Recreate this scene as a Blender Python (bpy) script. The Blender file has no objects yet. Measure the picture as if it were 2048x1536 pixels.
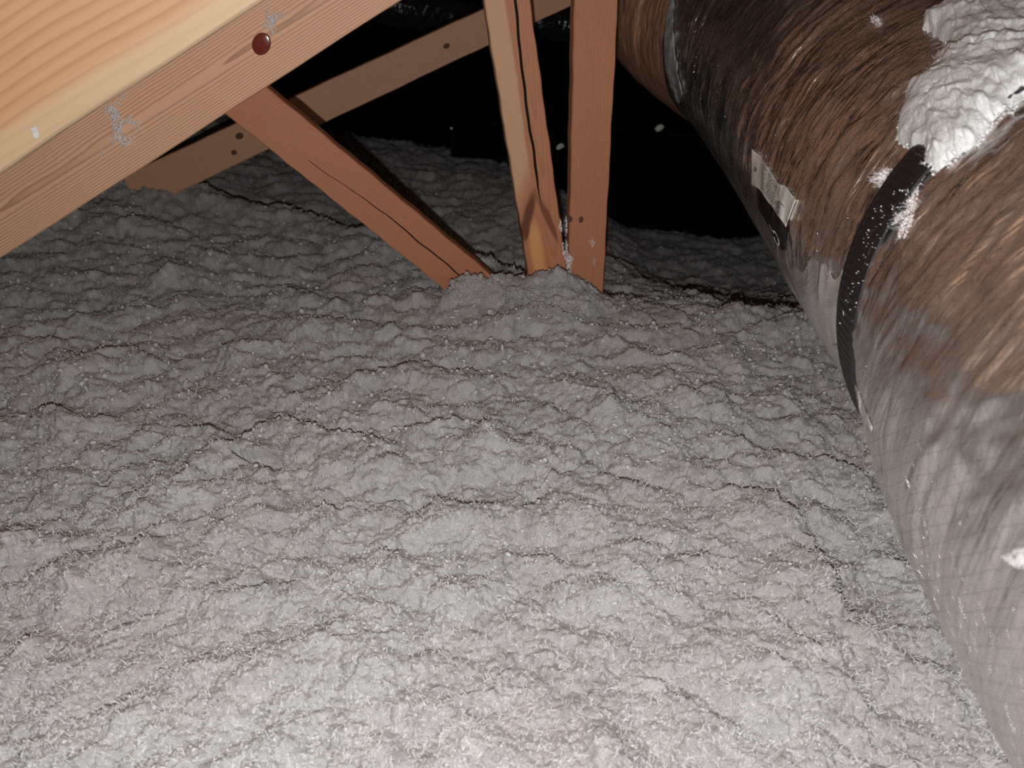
import bpy, bmesh, math, random
import numpy as np
from mathutils import Vector, Matrix
from mathutils.bvhtree import BVHTree

rng = np.random.default_rng(7)
random.seed(7)
SC = bpy.context.scene
COL = SC.collection

# ------------------------------------------------------------------ camera, world, light, exposure
FPX = 1500.0                       # focal length in pixels of a 2048 x 1536 frame
PITCH = math.radians(30)
cam_data = bpy.data.cameras.new('camera')
cam_data.sensor_width = 36.0
cam_data.lens = 36.0 * FPX / 2048.0
cam_data.clip_start = 0.01
cam_data.dof.use_dof = True
cam_data.dof.focus_distance = 1.3
cam_data.dof.aperture_fstop = 5.6
cam = bpy.data.objects.new('camera', cam_data)
cam.rotation_euler = (math.radians(90) - PITCH, 0, 0)
COL.objects.link(cam)
SC.camera = cam

world = bpy.data.worlds.new('world'); SC.world = world
world.use_nodes = True
world.node_tree.nodes['Background'].inputs[0].default_value = (0.9, 0.8, 0.75, 1)
world.node_tree.nodes['Background'].inputs[1].default_value = 0.0025

# the flash of the hand-held phone: a small emitter a few centimetres below the lens
fl = bpy.data.lights.new('phone_flash', 'SPOT')
fl.shadow_soft_size = 0.006; fl.energy = 43.0
fl.spot_size = math.radians(144); fl.spot_blend = .55
fl.color = (0.99, 0.985, 0.98)
flo = bpy.data.objects.new('phone_flash', fl)
flo.location = (-0.012, -0.035, -0.055)
flo.rotation_euler = (math.radians(90) - PITCH, 0, 0)
COL.objects.link(flo)

SC.cycles.use_denoising = False
SC.cycles.sample_clamp_indirect = 0.45
SC.view_settings.view_transform = 'Standard'
SC.view_settings.look = 'None'
SC.view_settings.gamma = 1.0
SC.view_settings.use_curve_mapping = False
SC.view_settings.exposure = 0.0

# ------------------------------------------------------------------ helpers
FWD = Vector((0, math.cos(PITCH), -math.sin(PITCH)))
UPV = Vector((0, math.sin(PITCH), math.cos(PITCH)))

def ray(px, py):
    """direction of the sight line through a pixel of the photograph (camera stands at the origin)"""
    return FWD + Vector((1, 0, 0)) * ((px - 1024) / FPX) + UPV * ((768 - py) / FPX)

YAW = 0.15                          # the trusses stand slightly turned:  y = Y0 + YAW * x
def on_truss(px, py, y0):
    d = ray(px, py)
    return d * (y0 / (d.y - YAW * d.x))

NRM = Vector((YAW, -1, 0)).normalized()      # face of every truss, towards the camera side

def tag(o, label=None, cat=None, group=None, kind=None):
    if label: o['label'] = label
    if cat: o['category'] = cat
    if group: o['group'] = group
    if kind: o['kind'] = kind
    return o

def mesh_obj(name, verts, faces, mat=None, parent=None, smooth=False, mw=None):
    me = bpy.data.meshes.new(name)
    me.from_pydata([tuple(v) for v in verts], [], faces)
    me.update()
    if smooth:
        me.polygons.foreach_set('use_smooth', [True] * len(me.polygons))
    if mat: me.materials.append(mat)
    o = bpy.data.objects.new(name, me)
    COL.objects.link(o)
    if mw is not None: o.matrix_world = mw
    if parent is not None:
        o.parent = parent
        o.matrix_parent_inverse = parent.matrix_world.inverted()
    return o

def fast_mesh(name, V, T, mat=None, smooth=True, parent=None, uv=None):
    """V (n,3) float, T (m,3 or 4) int"""
    me = bpy.data.meshes.new(name)
    V = np.asarray(V, np.float32); T = np.asarray(T, np.int32)
    k = T.shape[1]
    used = np.zeros(len(V), bool); used[T.ravel()] = True
    if not used.all():
        mp = np.cumsum(used) - 1; V = V[used]; T = mp[T].astype(np.int32)
        if uv is not None: uv = np.asarray(uv)[used]
    me.vertices.add(len(V)); me.vertices.foreach_set('co', V.ravel())
    me.loops.add(T.size); me.loops.foreach_set('vertex_index', T.ravel())
    me.polygons.add(len(T))
    me.polygons.foreach_set('loop_start', np.arange(0, T.size, k, dtype=np.int32))
    me.polygons.foreach_set('loop_total', np.full(len(T), k, np.int32))
    me.polygons.foreach_set('use_smooth', np.full(len(T), smooth, bool))
    if uv is not None:
        l = me.uv_layers.new(name='UVMap')
        l.data.foreach_set('uv', np.asarray(uv, np.float32)[T.ravel()].ravel())
    me.update(calc_edges=True)
    if mat: me.materials.append(mat)
    o = bpy.data.objects.new(name, me); COL.objects.link(o)
    if parent is not None: o.parent = parent
    return o

# --- vectorised gradient noise
_perm = np.random.default_rng(3).permutation(4096).astype(np.int64)
_ang = np.random.default_rng(4).random(4096) * 2 * np.pi
_gx, _gy = np.cos(_ang), np.sin(_ang)
def pn(x, y, seed=0):
    x = np.asarray(x, float) + seed * 17.31; y = np.asarray(y, float) + seed * 9.77
    xi = np.floor(x).astype(np.int64); yi = np.floor(y).astype(np.int64)
    xf = x - xi; yf = y - yi
    def g(ix, iy, fx, fy):
        h = _perm[(_perm[ix & 4095] + iy) & 4095]
        return _gx[h] * fx + _gy[h] * fy
    u = xf * xf * xf * (xf * (xf * 6 - 15) + 10); v = yf * yf * yf * (yf * (yf * 6 - 15) + 10)
    a = g(xi, yi, xf, yf); b = g(xi + 1, yi, xf - 1, yf)
    c = g(xi, yi + 1, xf, yf - 1); d = g(xi + 1, yi + 1, xf - 1, yf - 1)
    return (a + u * (b - a)) * (1 - v) + (c + u * (d - c)) * v
def billow(x, y, seed=0):
    return np.abs(pn(x, y, seed)) * 2 - 0.45
def sstep(a, b, x):
    t = np.clip((x - a) / (b - a), 0, 1); return t * t * (3 - 2 * t)

# ------------------------------------------------------------------ materials
def new_mat(name):
    m = bpy.data.materials.new(name); m.use_nodes = True
    nt = m.node_tree; b = nt.nodes['Principled BSDF']
    return m, nt, b
class NB:
    def __init__(s, nt): s.nt = nt
    def n(s, t, **k):
        nd = s.nt.nodes.new(t)
        for a, v in k.items(): setattr(nd, a, v)
        return nd
    def l(s, a, b): s.nt.links.new(a, b)
    def put(s, sock, v):
        if isinstance(v, (int, float)): sock.default_value = v
        elif isinstance(v, tuple): sock.default_value = v
        else: s.l(v, sock)
    def m(s, op, a, b=0.0, c=0.0):
        nd = s.n('ShaderNodeMath', operation=op)
        for i, v in enumerate((a, b, c)): s.put(nd.inputs[i], v)
        return nd.outputs[0]
    def noise(s, vec, scale, detail=2, rough=0.5, color=False):
        nd = s.n('ShaderNodeTexNoise'); s.l(vec, nd.inputs['Vector'])
        nd.inputs['Scale'].default_value = scale; nd.inputs['Detail'].default_value = detail
        nd.inputs['Roughness'].default_value = rough
        return nd.outputs['Color' if color else 'Fac']
    def ramp(s, fac, stops):
        nd = s.n('ShaderNodeValToRGB'); s.put(nd.inputs[0], fac)
        el = nd.color_ramp.elements
        while len(el) > len(stops): el.remove(el[-1])
        while len(el) < len(stops): el.new(0.5)
        for e, (p, c) in zip(el, stops):
            e.position = p; e.color = (c[0], c[1], c[2], 1)
        return nd.outputs[0]
    def mix(s, fac, a, b, blend='MIX'):
        nd = s.n('ShaderNodeMix', data_type='RGBA', blend_type=blend)
        s.put(nd.inputs[0], fac)
        for sock, v in ((nd.inputs[6], a), (nd.inputs[7], b)):
            if isinstance(v, tuple): sock.default_value = (v[0], v[1], v[2], 1)
            else: s.l(v, sock)
        return nd.outputs[2]
    def map(s, vec, sc=(1, 1, 1), loc=(0, 0, 0)):
        nd = s.n('ShaderNodeMapping'); s.l(vec, nd.inputs[0])
        nd.inputs['Location'].default_value = loc
        nd.inputs['Scale'].default_value = sc
        return nd.outputs[0]

def wood(name, py=0.0, pz=0.05, tilt=0.05, spacing=0.004, light=(.66, .4, .22), dark=(.42, .19, .08),
         pale=None, pale_y=None, pale_x=None, knots=(), stain=None, contrast=1.0, rough=0.55, wav=.03):
    """sawn pine: growth rings about a pith line that runs slantwise behind the board"""
    m, nt, b = new_mat(name); N = NB(nt)
    tc = N.n('ShaderNodeTexCoord').outputs['Object']
    sep = N.n('ShaderNodeSeparateXYZ'); N.l(tc, sep.inputs[0])
    X, Y, Z = sep.outputs
    w1 = N.noise(N.map(tc, (1.1, 5, 5), (py * 50, 3, 1)), 1.0, 2)
    w2 = N.noise(N.map(tc, (9, 30, 30), (1, py * 30, 2)), 1.0, 2)
    wob = N.m('ADD', N.m('MULTIPLY', N.m('SUBTRACT', w1, .5), wav), N.m('MULTIPLY', N.m('SUBTRACT', w2, .5), .006))
    yy = N.m('ADD', N.m('SUBTRACT', Y, py), wob)
    zz = N.m('ADD', N.m('ADD', N.m('SUBTRACT', pz, Z), N.m('MULTIPLY', X, tilt)), N.m('MULTIPLY', wob, .5))
    r2 = N.m('ADD', N.m('MULTIPLY', yy, yy), N.m('MULTIPLY', zz, zz))
    r = N.m('SQRT', r2)
    kn_mask = None
    for (kx, ky, kr) in knots:
        dx = N.m('MULTIPLY', N.m('SUBTRACT', X, kx), .55); dy = N.m('SUBTRACT', Y, ky)
        d = N.m('SQRT', N.m('ADD', N.m('MULTIPLY', dx, dx), N.m('MULTIPLY', dy, dy)))
        push = N.m('DIVIDE', kr * kr * 1.2, N.m('ADD', d, kr * .8))
        r = N.m('ADD', r, push)
        k = N.m('SUBTRACT', 1.0, N.m('SMOOTH_MIN', 1.0, N.m('DIVIDE', d, kr), .3))
        k = N.m('MULTIPLY', N.m('MAXIMUM', k, 0.0), 1.6)
        kn_mask = k if kn_mask is None else N.m('MAXIMUM', kn_mask, k)
    ph = N.m('FRACT', N.m('DIVIDE', r, spacing))
    mid = tuple(l * .6 + d * .4 for l, d in zip(light, dark))
    dk = tuple(l * (1 - contrast) + d * contrast for l, d in zip(light, dark))
    col = N.ramp(ph, [(0, light), (.45, light), (.72, mid), (.88, dk), (.95, dk), (1.0, light)])
    fib = N.noise(N.map(tc, (14, 420, 420)), 1.0, 3, .6)
    col = N.mix(.35, col, N.ramp(fib, [(.25, tuple(c * .72 for c in light)), (.75, tuple(min(1, c * 1.12) for c in light))]))
    blot = N.noise(N.map(tc, (3, 9, 9), (5, 5, 5)), 1.0, 3)
    col = N.mix(N.m('MULTIPLY', blot, .35), col, tuple(c * .72 for c in light))
    if pale is not None:
        pm = N.ramp(N.m('ADD', N.m('MULTIPLY', N.m('SUBTRACT', N.m('ADD', Y, wob), pale_y[0]), 1.0 / (pale_y[1] - pale_y[0])), 0.0),
                    [(0, (0, 0, 0)), (1, (1, 1, 1))])
        if pale_x is not None: pm = N.m('MULTIPLY', pm, N.ramp(N.m('MULTIPLY', N.m('SUBTRACT', N.m('ADD', N.m('ADD', X, N.m('MULTIPLY', Y, 1.6)), N.m('MULTIPLY', wob, 4)), pale_x - .10), 8.0), [(.25, (1, 1, 1)), (.75, (0, 0, 0))]))
        col = N.mix(pm, col, N.mix(.35, pale, col))
    if stain is not None:           # (x, y, rx, ry, colour)
        for (sx, sy, rx, ry, rot, sc_) in stain:
            ax = N.m('SUBTRACT', X, sx); ay = N.m('SUBTRACT', N.m('ADD', Y, wob), sy)
            dx = N.m('DIVIDE', N.m('ADD', N.m('MULTIPLY', ax, math.cos(rot)), N.m('MULTIPLY', ay, math.sin(rot))), rx)
            dy = N.m('DIVIDE', N.m('SUBTRACT', N.m('MULTIPLY', ay, math.cos(rot)), N.m('MULTIPLY', ax, math.sin(rot))), ry)
            d = N.m('ADD', N.m('MULTIPLY', dx, dx), N.m('MULTIPLY', dy, dy))
            d = N.m('ADD', d, N.m('MULTIPLY', N.m('SUBTRACT', w2, .5), 1.4))
            k = N.ramp(d, [(.25, (1, 1, 1)), (1.0, (0, 0, 0))])
            col = N.mix(N.m('MULTIPLY', k, .95), col, sc_)
    if kn_mask is not None:
        col = N.mix(N.m('MINIMUM', kn_mask, 1.0), col, (.09, .035, .018))
    N.l(col, b.inputs['Base Color'])
    b.inputs['Roughness'].default_value = rough
    b.inputs['Specular IOR Level'].default_value = .35
    bp = N.n('ShaderNodeBump'); bp.inputs['Strength'].default_value = .25; bp.inputs['Distance'].default_value = .002
    N.l(N.m('ADD', fib, N.m('MULTIPLY', ph, .35)), bp.inputs['Height']); N.l(bp.outputs[0], b.inputs['Normal'])
    return m

def simple(name, col, rough=.6, metal=0.0, spec=.5):
    m, nt, b = new_mat(name)
    b.inputs['Base Color'].default_value = (*col, 1); b.inputs['Roughness'].default_value = rough
    b.inputs['Metallic'].default_value = metal; b.inputs['Specular IOR Level'].default_value = spec
    return m

def fluff_mat(name, base=(.52, .51, .50), tint=(.50, .445, .44), bmp=1.0, mott=True):
    m, nt, b = new_mat(name); N = NB(nt)
    tc = N.n('ShaderNodeTexCoord').outputs['Object']
    big = N.noise(tc, 3.2, 3)
    fine = N.noise(tc, 420, 3, .7)
    col = N.mix(N.ramp(big, [(.45, (0, 0, 0)), (.68, (.7, .7, .7))]), base, tint)
    col = N.mix(N.ramp(fine, [(.28, (.55, .55, .55)), (.45, (0, 0, 0))]), col, tuple(c * .55 for c in base))
    if mott:
        mo = N.m('ADD', N.m('MULTIPLY', N.noise(tc, 60, 3, .6), .6), N.m('MULTIPLY', N.noise(tc, 18, 2, .6), .5))
        col = N.mix(1.0, col, N.ramp(mo, [(.36, (.74, .735, .73)), (.54, (.98, .98, .98)), (.72, (1.14, 1.14, 1.14))]), 'MULTIPLY')
    N.l(col, b.inputs['Base Color'])
    b.inputs['Roughness'].default_value = .9; b.inputs['Specular IOR Level'].default_value = .12
    b.inputs['Sheen Weight'].default_value = .15
    bp = N.n('ShaderNodeBump'); bp.inputs['Strength'].default_value = bmp; bp.inputs['Distance'].default_value = .0022
    N.l(N.m('ADD', N.noise(tc, 700, 3, .7), N.m('MULTIPLY', N.noise(tc, 260, 2), 1.4)), bp.inputs['Height'])
    N.l(bp.outputs[0], b.inputs['Normal'])
    return m
M_FLUFF = fluff_mat('insulation_fluff')
M_WHITE = fluff_mat('white_fluff', (.86, .88, .87), (.80, .82, .82), .4, False)
M_CRUMBF = fluff_mat('crumb_fluff', (.62, .61, .60), (.60, .56, .56), .6, False)
M_TUFT = fluff_mat('tuft_fluff', (.90, .84, .82), (.86, .79, .77), .4, False)
M_FIBRE = simple('glass_fibre', (.62, .61, .60), .6, 0, .3)

def foil_mat(name, base=(.82, .775, .745), rough=.24, scrim=True, bump=.8, metal=.955):
    m, nt, b = new_mat(name); N = NB(nt)
    uv = N.n('ShaderNodeUVMap').outputs[0]
    warp = N.noise(uv, 5, 2, color=True)
    add = N.n('ShaderNodeVectorMath', operation='MULTIPLY_ADD'); N.l(warp, add.inputs[0])
    add.inputs[1].default_value = (.03, .03, 0); N.l(uv, add.inputs[2])
    wv = add.outputs[0]
    folds = N.noise(N.map(wv, (80, 8, 1)), 1.0, 4, .6)
    h = folds
    col = base
    if scrim:
        sp = N.n('ShaderNodeSeparateXYZ'); N.l(wv, sp.inputs[0])
        l1 = N.m('ABSOLUTE', N.m('SUBTRACT', N.m('FRACT', N.m('MULTIPLY', N.m('ADD', sp.outputs[0], sp.outputs[1]), 58)), .5))
        l2 = N.m('ABSOLUTE', N.m('SUBTRACT', N.m('FRACT', N.m('MULTIPLY', N.m('SUBTRACT', sp.outputs[0], sp.outputs[1]), 58)), .5))
        ln = N.m('LESS_THAN', N.m('MINIMUM', l1, l2), .03)
        col = N.mix(N.m('MULTIPLY', ln, .4), base, tuple(c * .35 for c in base))
        h = N.m('ADD', h, N.m('MULTIPLY', ln, .05))
        N.l(col, b.inputs['Base Color'])
    else:
        b.inputs['Base Color'].default_value = (*base, 1)
    b.inputs['Metallic'].default_value = metal
    rr = N.ramp(N.noise(uv, 14, 3), [(.3, (rough * .7,) * 3), (.7, (rough * 1.6,) * 3)])
    N.l(rr, b.inputs['Roughness'])
    bp = N.n('ShaderNodeBump'); bp.inputs['Strength'].default_value = bump; bp.inputs['Distance'].default_value = .006
    N.l(h, bp.inputs['Height']); N.l(bp.outputs[0], b.inputs['Normal'])
    return m
M_FOIL = foil_mat('metallised_jacket')
M_TAPE = foil_mat('foil_tape', (.93, .94, .95), .16, False, 1.0, .25)
M_STRAP = simple('black_nylon', (.018, .017, .02), .42)
M_BLACK = simple('black_plastic', (.012, .011, .011), .3)
M_PAPER = simple('label_paper', (.86, .87, .80), .55)
M_INKD = simple('label_black', (.022, .017, .016), .35)
M_INK = simple('label_ink', (.12, .11, .10), .6)
M_RESIN = simple('resin', (.20, .035, .025), .16, 0, .5)
M_CRUMB = simple('pale_crumb', (.85, .85, .70), .8)

# ------------------------------------------------------------------ the setting: roof deck, far walls, plasterboard under the fill
CH_A = on_truss(-200, 516 + .644 * 200, 1.66)
CH_B = on_truss(1000, 516 - .644 * 1000, 1.66)
CD = (CH_B - CH_A).normalized()                 # direction of the top chords, rising to the right
CW = NRM.cross(CD); CW = CW if CW.z > 0 else -CW  # in-plane, upwards
SLO = CD.z / CD.x
M_DECK = wood('sheathing', .3, .1, .02, .012, (.66, .38, .22), (.38, .18, .09), rough=.7)
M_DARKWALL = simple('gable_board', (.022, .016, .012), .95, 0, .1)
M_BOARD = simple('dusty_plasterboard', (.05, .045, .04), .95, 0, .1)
def slab(name, pts, dv, mat):
    v = [Vector(p) for p in pts] + [Vector(p) + Vector(dv) for p in pts]
    f = [(0, 1, 2, 3), (7, 6, 5, 4), (0, 4, 5, 1), (1, 5, 6, 2), (2, 6, 7, 3), (3, 7, 4, 0)]
    o = mesh_obj(name, v, f, mat); o['kind'] = 'structure'; return o
def deck_pt(x, y, off=.0):
    return Vector((x, y, CH_A.z + (x - CH_A.x) * SLO + .245 + off))
XL, XR, YB, YF = -2.6, 3.0, -1.4, 7.5
# sheathing panels laid up the slope, staggered gaps between them
k = 0
pieces = []
for i, x0 in enumerate(np.arange(XL, XR, 1.1)):
    for j, y0 in enumerate(np.arange(YB - (i % 2) * 1.1, YF, 2.2)):
        a, b2 = x0 + .002, min(x0 + 1.098, XR); c, d = max(y0 + .002, YB), min(y0 + 2.198, YF)
        pieces.append((a, b2, c, d))
ceil = bpy.data.objects.new('ceiling', None); COL.objects.link(ceil); ceil['kind'] = 'structure'
for (a, b2, c, d) in pieces:
    o = slab('sheathing_panel', [deck_pt(a, c), deck_pt(b2, c), deck_pt(b2, d), deck_pt(a, d)], (0, 0, .012), M_DECK)
    del o['kind']; o.parent = ceil
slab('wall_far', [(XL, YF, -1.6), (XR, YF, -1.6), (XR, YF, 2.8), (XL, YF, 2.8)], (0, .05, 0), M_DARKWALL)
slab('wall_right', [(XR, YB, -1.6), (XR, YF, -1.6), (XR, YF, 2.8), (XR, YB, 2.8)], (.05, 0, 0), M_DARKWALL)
slab('floor', [(XL, YB, -1.35), (XR, YB, -1.35), (XR, YF, -1.35), (XL, YF, -1.35)], (0, 0, -.015), M_BOARD)

# ------------------------------------------------------------------ loose-fill insulation
def seg_scarp(x, y, pts, amp, back=.012, front=.10):
    """a torn edge of the fill: highest along the polyline, sinking gently towards the viewer and abruptly behind"""
    best = np.full(x.shape, 9.0); side = np.zeros(x.shape)
    for (ax, ay), (bx, by) in zip(pts[:-1], pts[1:]):
        dx, dy = bx - ax, by - ay; L2 = dx * dx + dy * dy
        t = np.clip(((x - ax) * dx + (y - ay) * dy) / L2, 0, 1)
        ex, ey = x - (ax + t * dx), y - (ay + t * dy)
        d = np.hypot(ex, ey)
        s = np.sign(dx * ey - dy * ex)      # +: left of the line = away from the viewer for lines drawn left to right
        m = d < best
        best = np.where(m, d, best); side = np.where(m, s, side)
    ln = sum(math.hypot(b[0] - a[0], b[1] - a[1]) for a, b in zip(pts[:-1], pts[1:]))
    nearv = np.exp(-(best / front) ** 2)
    farv = np.exp(-(best / back) ** 2)
    h = np.where(side > 0, farv, nearv)
    # fade at both ends
    e = np.minimum(np.hypot(x - pts[0][0], y - pts[0][1]), np.hypot(x - pts[-1][0], y - pts[-1][1]))
    return amp * h * sstep(0, ln * .22, e)

def gp(px, py, z=-.70):
    d = ray(px, py); t = z / d.z
    return (d.x * t, d.y * t)
SCARPS = [
    ([(300, 900), (345, 862), (425, 868), (470, 905), (510, 872), (560, 850), (600, 866), (650, 884), (740, 892), (800, 880)], .030),
    ([(340, 1030), (370, 975), (390, 968), (420, 985), (480, 985), (545, 990), (600, 1000)], .024),
    ([(840, 1010), (900, 1012), (960, 1022), (1010, 1016), (1060, 990)], .022),
    ([(1350, 985), (1400, 992), (1470, 988), (1540, 1002), (1575, 1050), (1610, 1110), (1640, 1160), (1680, 1215), (1740, 1240), (1800, 1235)], .034),
    ([(670, 775), (720, 765), (780, 750), (850, 738), (900, 742)], .022),
    ([(440, 735), (470, 722), (500, 722), (530, 735), (580, 745)], .016),
    ([(0, 830), (60, 822), (120, 836), (160, 850), (230, 860)], .020),
    ([(120, 800), (160, 740), (230, 712), (290, 716), (330, 745)], .020),
    ([(0, 700), (60, 685), (110, 700), (160, 722), (260, 716)], .016),
    ([(560, 640), (640, 650), (720, 655), (800, 665), (900, 655)], .016),
    ([(1080, 640), (1140, 662), (1200, 668), (1300, 660), (1420, 664)], .018),
    ([(760, 870), (860, 876), (960, 860), (1060, 872)], .014),
    ([(60, 495), (130, 490), (190, 478), (250, 482), (330, 480), (420, 500)], .016),
    ([(1390, 880), (1480, 900), (1600, 930), (1690, 940), (1760, 960)], .020),
    ([(640, 1150), (700, 1135), (760, 1110), (830, 1120), (900, 1140)], .014),
    ([(0, 1100), (60, 1080), (140, 1078), (200, 1095)], .016),
    ([(1150, 1110), (1200, 1112), (1260, 1090), (1330, 1100)], .014),
    ([(1050, 1330), (1100, 1310), (1180, 1318), (1250, 1345)], .012),
    ([(300, 1380), (380, 1350), (480, 1340), (560, 1300), (640, 1290)], .012),
    ([(1640, 1320), (1700, 1380), (1780, 1470)], .016),
    ([(1250, 820), (1330, 800), (1400, 790), (1500, 800)], .014),
]
SCARPS = [([gp(*p) for p in s], a * .9) for s, a in SCARPS]

def coarse(x, y):
    z = -.705 + .13 * sstep(.25, 1.5, -x) * sstep(.9, 2.2, y) - .015 * sstep(.5, 1.2, x)
    # the heap along the truss ends in an edge, the fill behind it lies lower
    xs = [-3, -1.05, -.60, -.43, -.15, .02, .20, .40, .63, 1.2, 3]
    ys = [2.6, 2.36, 2.20, 2.09, 1.93, 1.79, 1.63, 1.58, 1.55, 1.50, 1.4]
    cy = np.interp(x, xs, ys) + .03 * pn(x * 7, y * 3, 5)
    rt = sstep(.05, .45, x)
    z = z - (.07 - .045 * rt) * sstep(-.01, .09 + .25 * rt, y - cy) - .34 * sstep(.0, .6, x) * sstep(-.15, 1.25, y - cy) + .025 * np.exp(-((y - cy + .06) / .10) ** 2)
    z = z - .05 * sstep(.9, 2.0, y - cy)
    # piles at the foot of the webs
    for bx, by, br, bh in ((-.10, 1.56, .06, .045), (.02, 1.60, .06, .030), (.085, 1.58, .07, .035), (.14, 1.56, .06, .020), (.04, 1.50, .14, .025)):
        z = z + bh * np.exp(-(((x - bx) / (br * 1.25)) ** 2 + ((y - by) / br) ** 2))
    z = z + .022 * pn(x * 2.3, y * 2.3, 1) + .03 * pn(x * .9, y * .9, 2)
    # beyond the last bay the fill falls away
    edge = 3.7 - .35 * sstep(-.5, .2, x) + .15 * pn(x * 2, y, 8)
    z = z - .45 * sstep(0, .9, y - edge)
    return z

_r1 = np.random.default_rng(11).random((4096, 4))
def lumps(x, y, seed=0, keep=.8):
    """scattered rounded nodules: 0..1, one candidate per unit cell"""
    x = x + seed * 31.7; y = y + seed * 12.3
    xi = np.floor(x).astype(np.int64); yi = np.floor(y).astype(np.int64)
    out = np.zeros(x.shape)
    for a in (-1, 0, 1):
        for b in (-1, 0, 1):
            ix, iy = xi + a, yi + b
            r = _r1[_perm[(_perm[ix & 4095] + iy) & 4095] & 4095]
            rad = .30 + .62 * r[..., 2]
            d2 = ((x - ix - r[..., 0]) ** 2 + (y - iy - r[..., 1]) ** 2) / (rad * rad)
            h = np.clip(1 - d2, 0, 1) ** 1.8 * rad * (r[..., 3] < keep)
            out = out + h
    return out

def terrain(x, y, fine=True):
    wx = x + .016 * pn(x * 12, y * 12, 11) + .004 * pn(x * 45, y * 45, 12)
    wy = y + .016 * pn(x * 12, y * 12, 13) + .004 * pn(x * 45, y * 45, 14)
    z = coarse(x, y)
    qx = x + .010 * pn(x * 45, y * 45, 21) + .02 * pn(x * 13, y * 13, 23)
    qy = y + .010 * pn(x * 45, y * 45, 22) + .02 * pn(x * 13, y * 13, 24)
    for pts, a in SCARPS:
        z = z + seg_scarp(qx, qy, pts, a)
    z = z + .022 * billow(wx * 6, wy * 8, 31)
    z = z + .009 * billow(wx * 15, wy * 19, 32)
    z = z + .013 * lumps(wx * 17, wy * 17, 1, .5) + .0085 * lumps(wx * 36, wy * 36, 2, .6) - .012
    if fine:
        wx = wx + .0016 * pn(x * 150, y * 150, 15); wy = wy + .0016 * pn(x * 150, y * 150, 16)
        z = z + .0048 * lumps(wx * 78, wy * 78, 3, .7) + .0034 * lumps(wx * 150, wy * 150, 4, .6)
        z = z + .0030 * pn(x * 130, y * 130, 38) + .0026 * pn(x * 250, y * 250, 35) + .0022 * pn(x * 460, y * 460, 36) + .0014 * pn(x * 850, y * 850, 37)
    return z

NC, NR = 1240, 730
th = np.radians(np.linspace(74, 8.2, NR))
Yg = .70 / np.tan(th) - .0
s = np.linspace(-1, 1, NC); s = s * (1 + .15 * s * s) / 1.15
jy = Yg[:, None] * np.ones(NC)[None, :]
jx = s[None, :] * (.98 * Yg[:, None] + .52)
X = np.clip(jx, -2.55, 2.95); Y = jy
Z = terrain(X, Y)
Z = np.minimum(Z, CH_A.z + (X - CH_A.x) * SLO + .215)
low = coarse(X, Y)
hh = Z - low
# tufts lean a little: fluff overhangs towards the viewer side
X2 = X + .15 * hh * pn(X * 9, Y * 9, 41)
Y2 = Y - .5 * hh
V_INS = np.stack([X2, Y2, Z], -1); V = V_INS.reshape(-1, 3)
idx = np.arange(NR * NC).reshape(NR, NC)
T = np.stack([idx[:-1, :-1], idx[:-1, 1:], idx[1:, 1:], idx[1:, :-1]], -1).reshape(-1, 4)
ins = fast_mesh('loose_fill_insulation', V, T, M_FLUFF)
tag(ins, 'pale grey blown loose-fill insulation heaped over the whole attic floor', 'insulation', kind='stuff')

# single fibres and curls standing out of the fill
def fibres(name, P, Nn, mat, ln=(.004, .012), wd=(.0002, .0004), parent=None, lift=.6):
    n = len(P)
    L = rng.uniform(*ln, n)[:, None]; W = rng.uniform(*wd, n)[:, None]
    d = rng.normal(size=(n, 3)); d += lift * Nn; d /= np.linalg.norm(d, axis=1)[:, None]
    c = rng.normal(size=(n, 3)) * .55
    side = np.cross(d, P / np.linalg.norm(P, axis=1)[:, None] + 1e-4); side /= np.linalg.norm(side, axis=1)[:, None] + 1e-9
    p0 = P - Nn * .0005; p1 = P + d * L * .5 + c * L * .15; p2 = P + d * L + c * L * .5
    V = np.stack([p0 - side * W, p0 + side * W, p1 - side * W, p1 + side * W, p2 - side * W * .5, p2 + side * W * .5], 1).reshape(-1, 3)
    b = (np.arange(n) * 6)[:, None]
    T = np.concatenate([b + np.array([[0, 1, 3, 2]]), b + np.array([[2, 3, 5, 4]])], 0)
    return fast_mesh(name, V, T, mat, smooth=False, parent=parent)
nf = 110000
t_ = np.radians(rng.uniform(10, 66, nf)); yf_ = .70 / np.tan(t_)
xf_ = rng.uniform(-.85, .85, nf) * (.98 * yf_ + .3)
zf_ = terrain(xf_, yf_); hf_ = zf_ - coarse(xf_, yf_)
Pf = np.stack([xf_, yf_ - .5 * hf_, zf_ + .0005], -1)
dist = np.linalg.norm(Pf, axis=1)
fb = fibres('glass_fibres', Pf, np.tile([[0, -.3, 1.0]], (nf, 1)), M_FIBRE, (.0025, .008), (.0002, .00042), parent=None)
fb.parent = ins; fb['kind'] = 'stuff'

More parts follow.
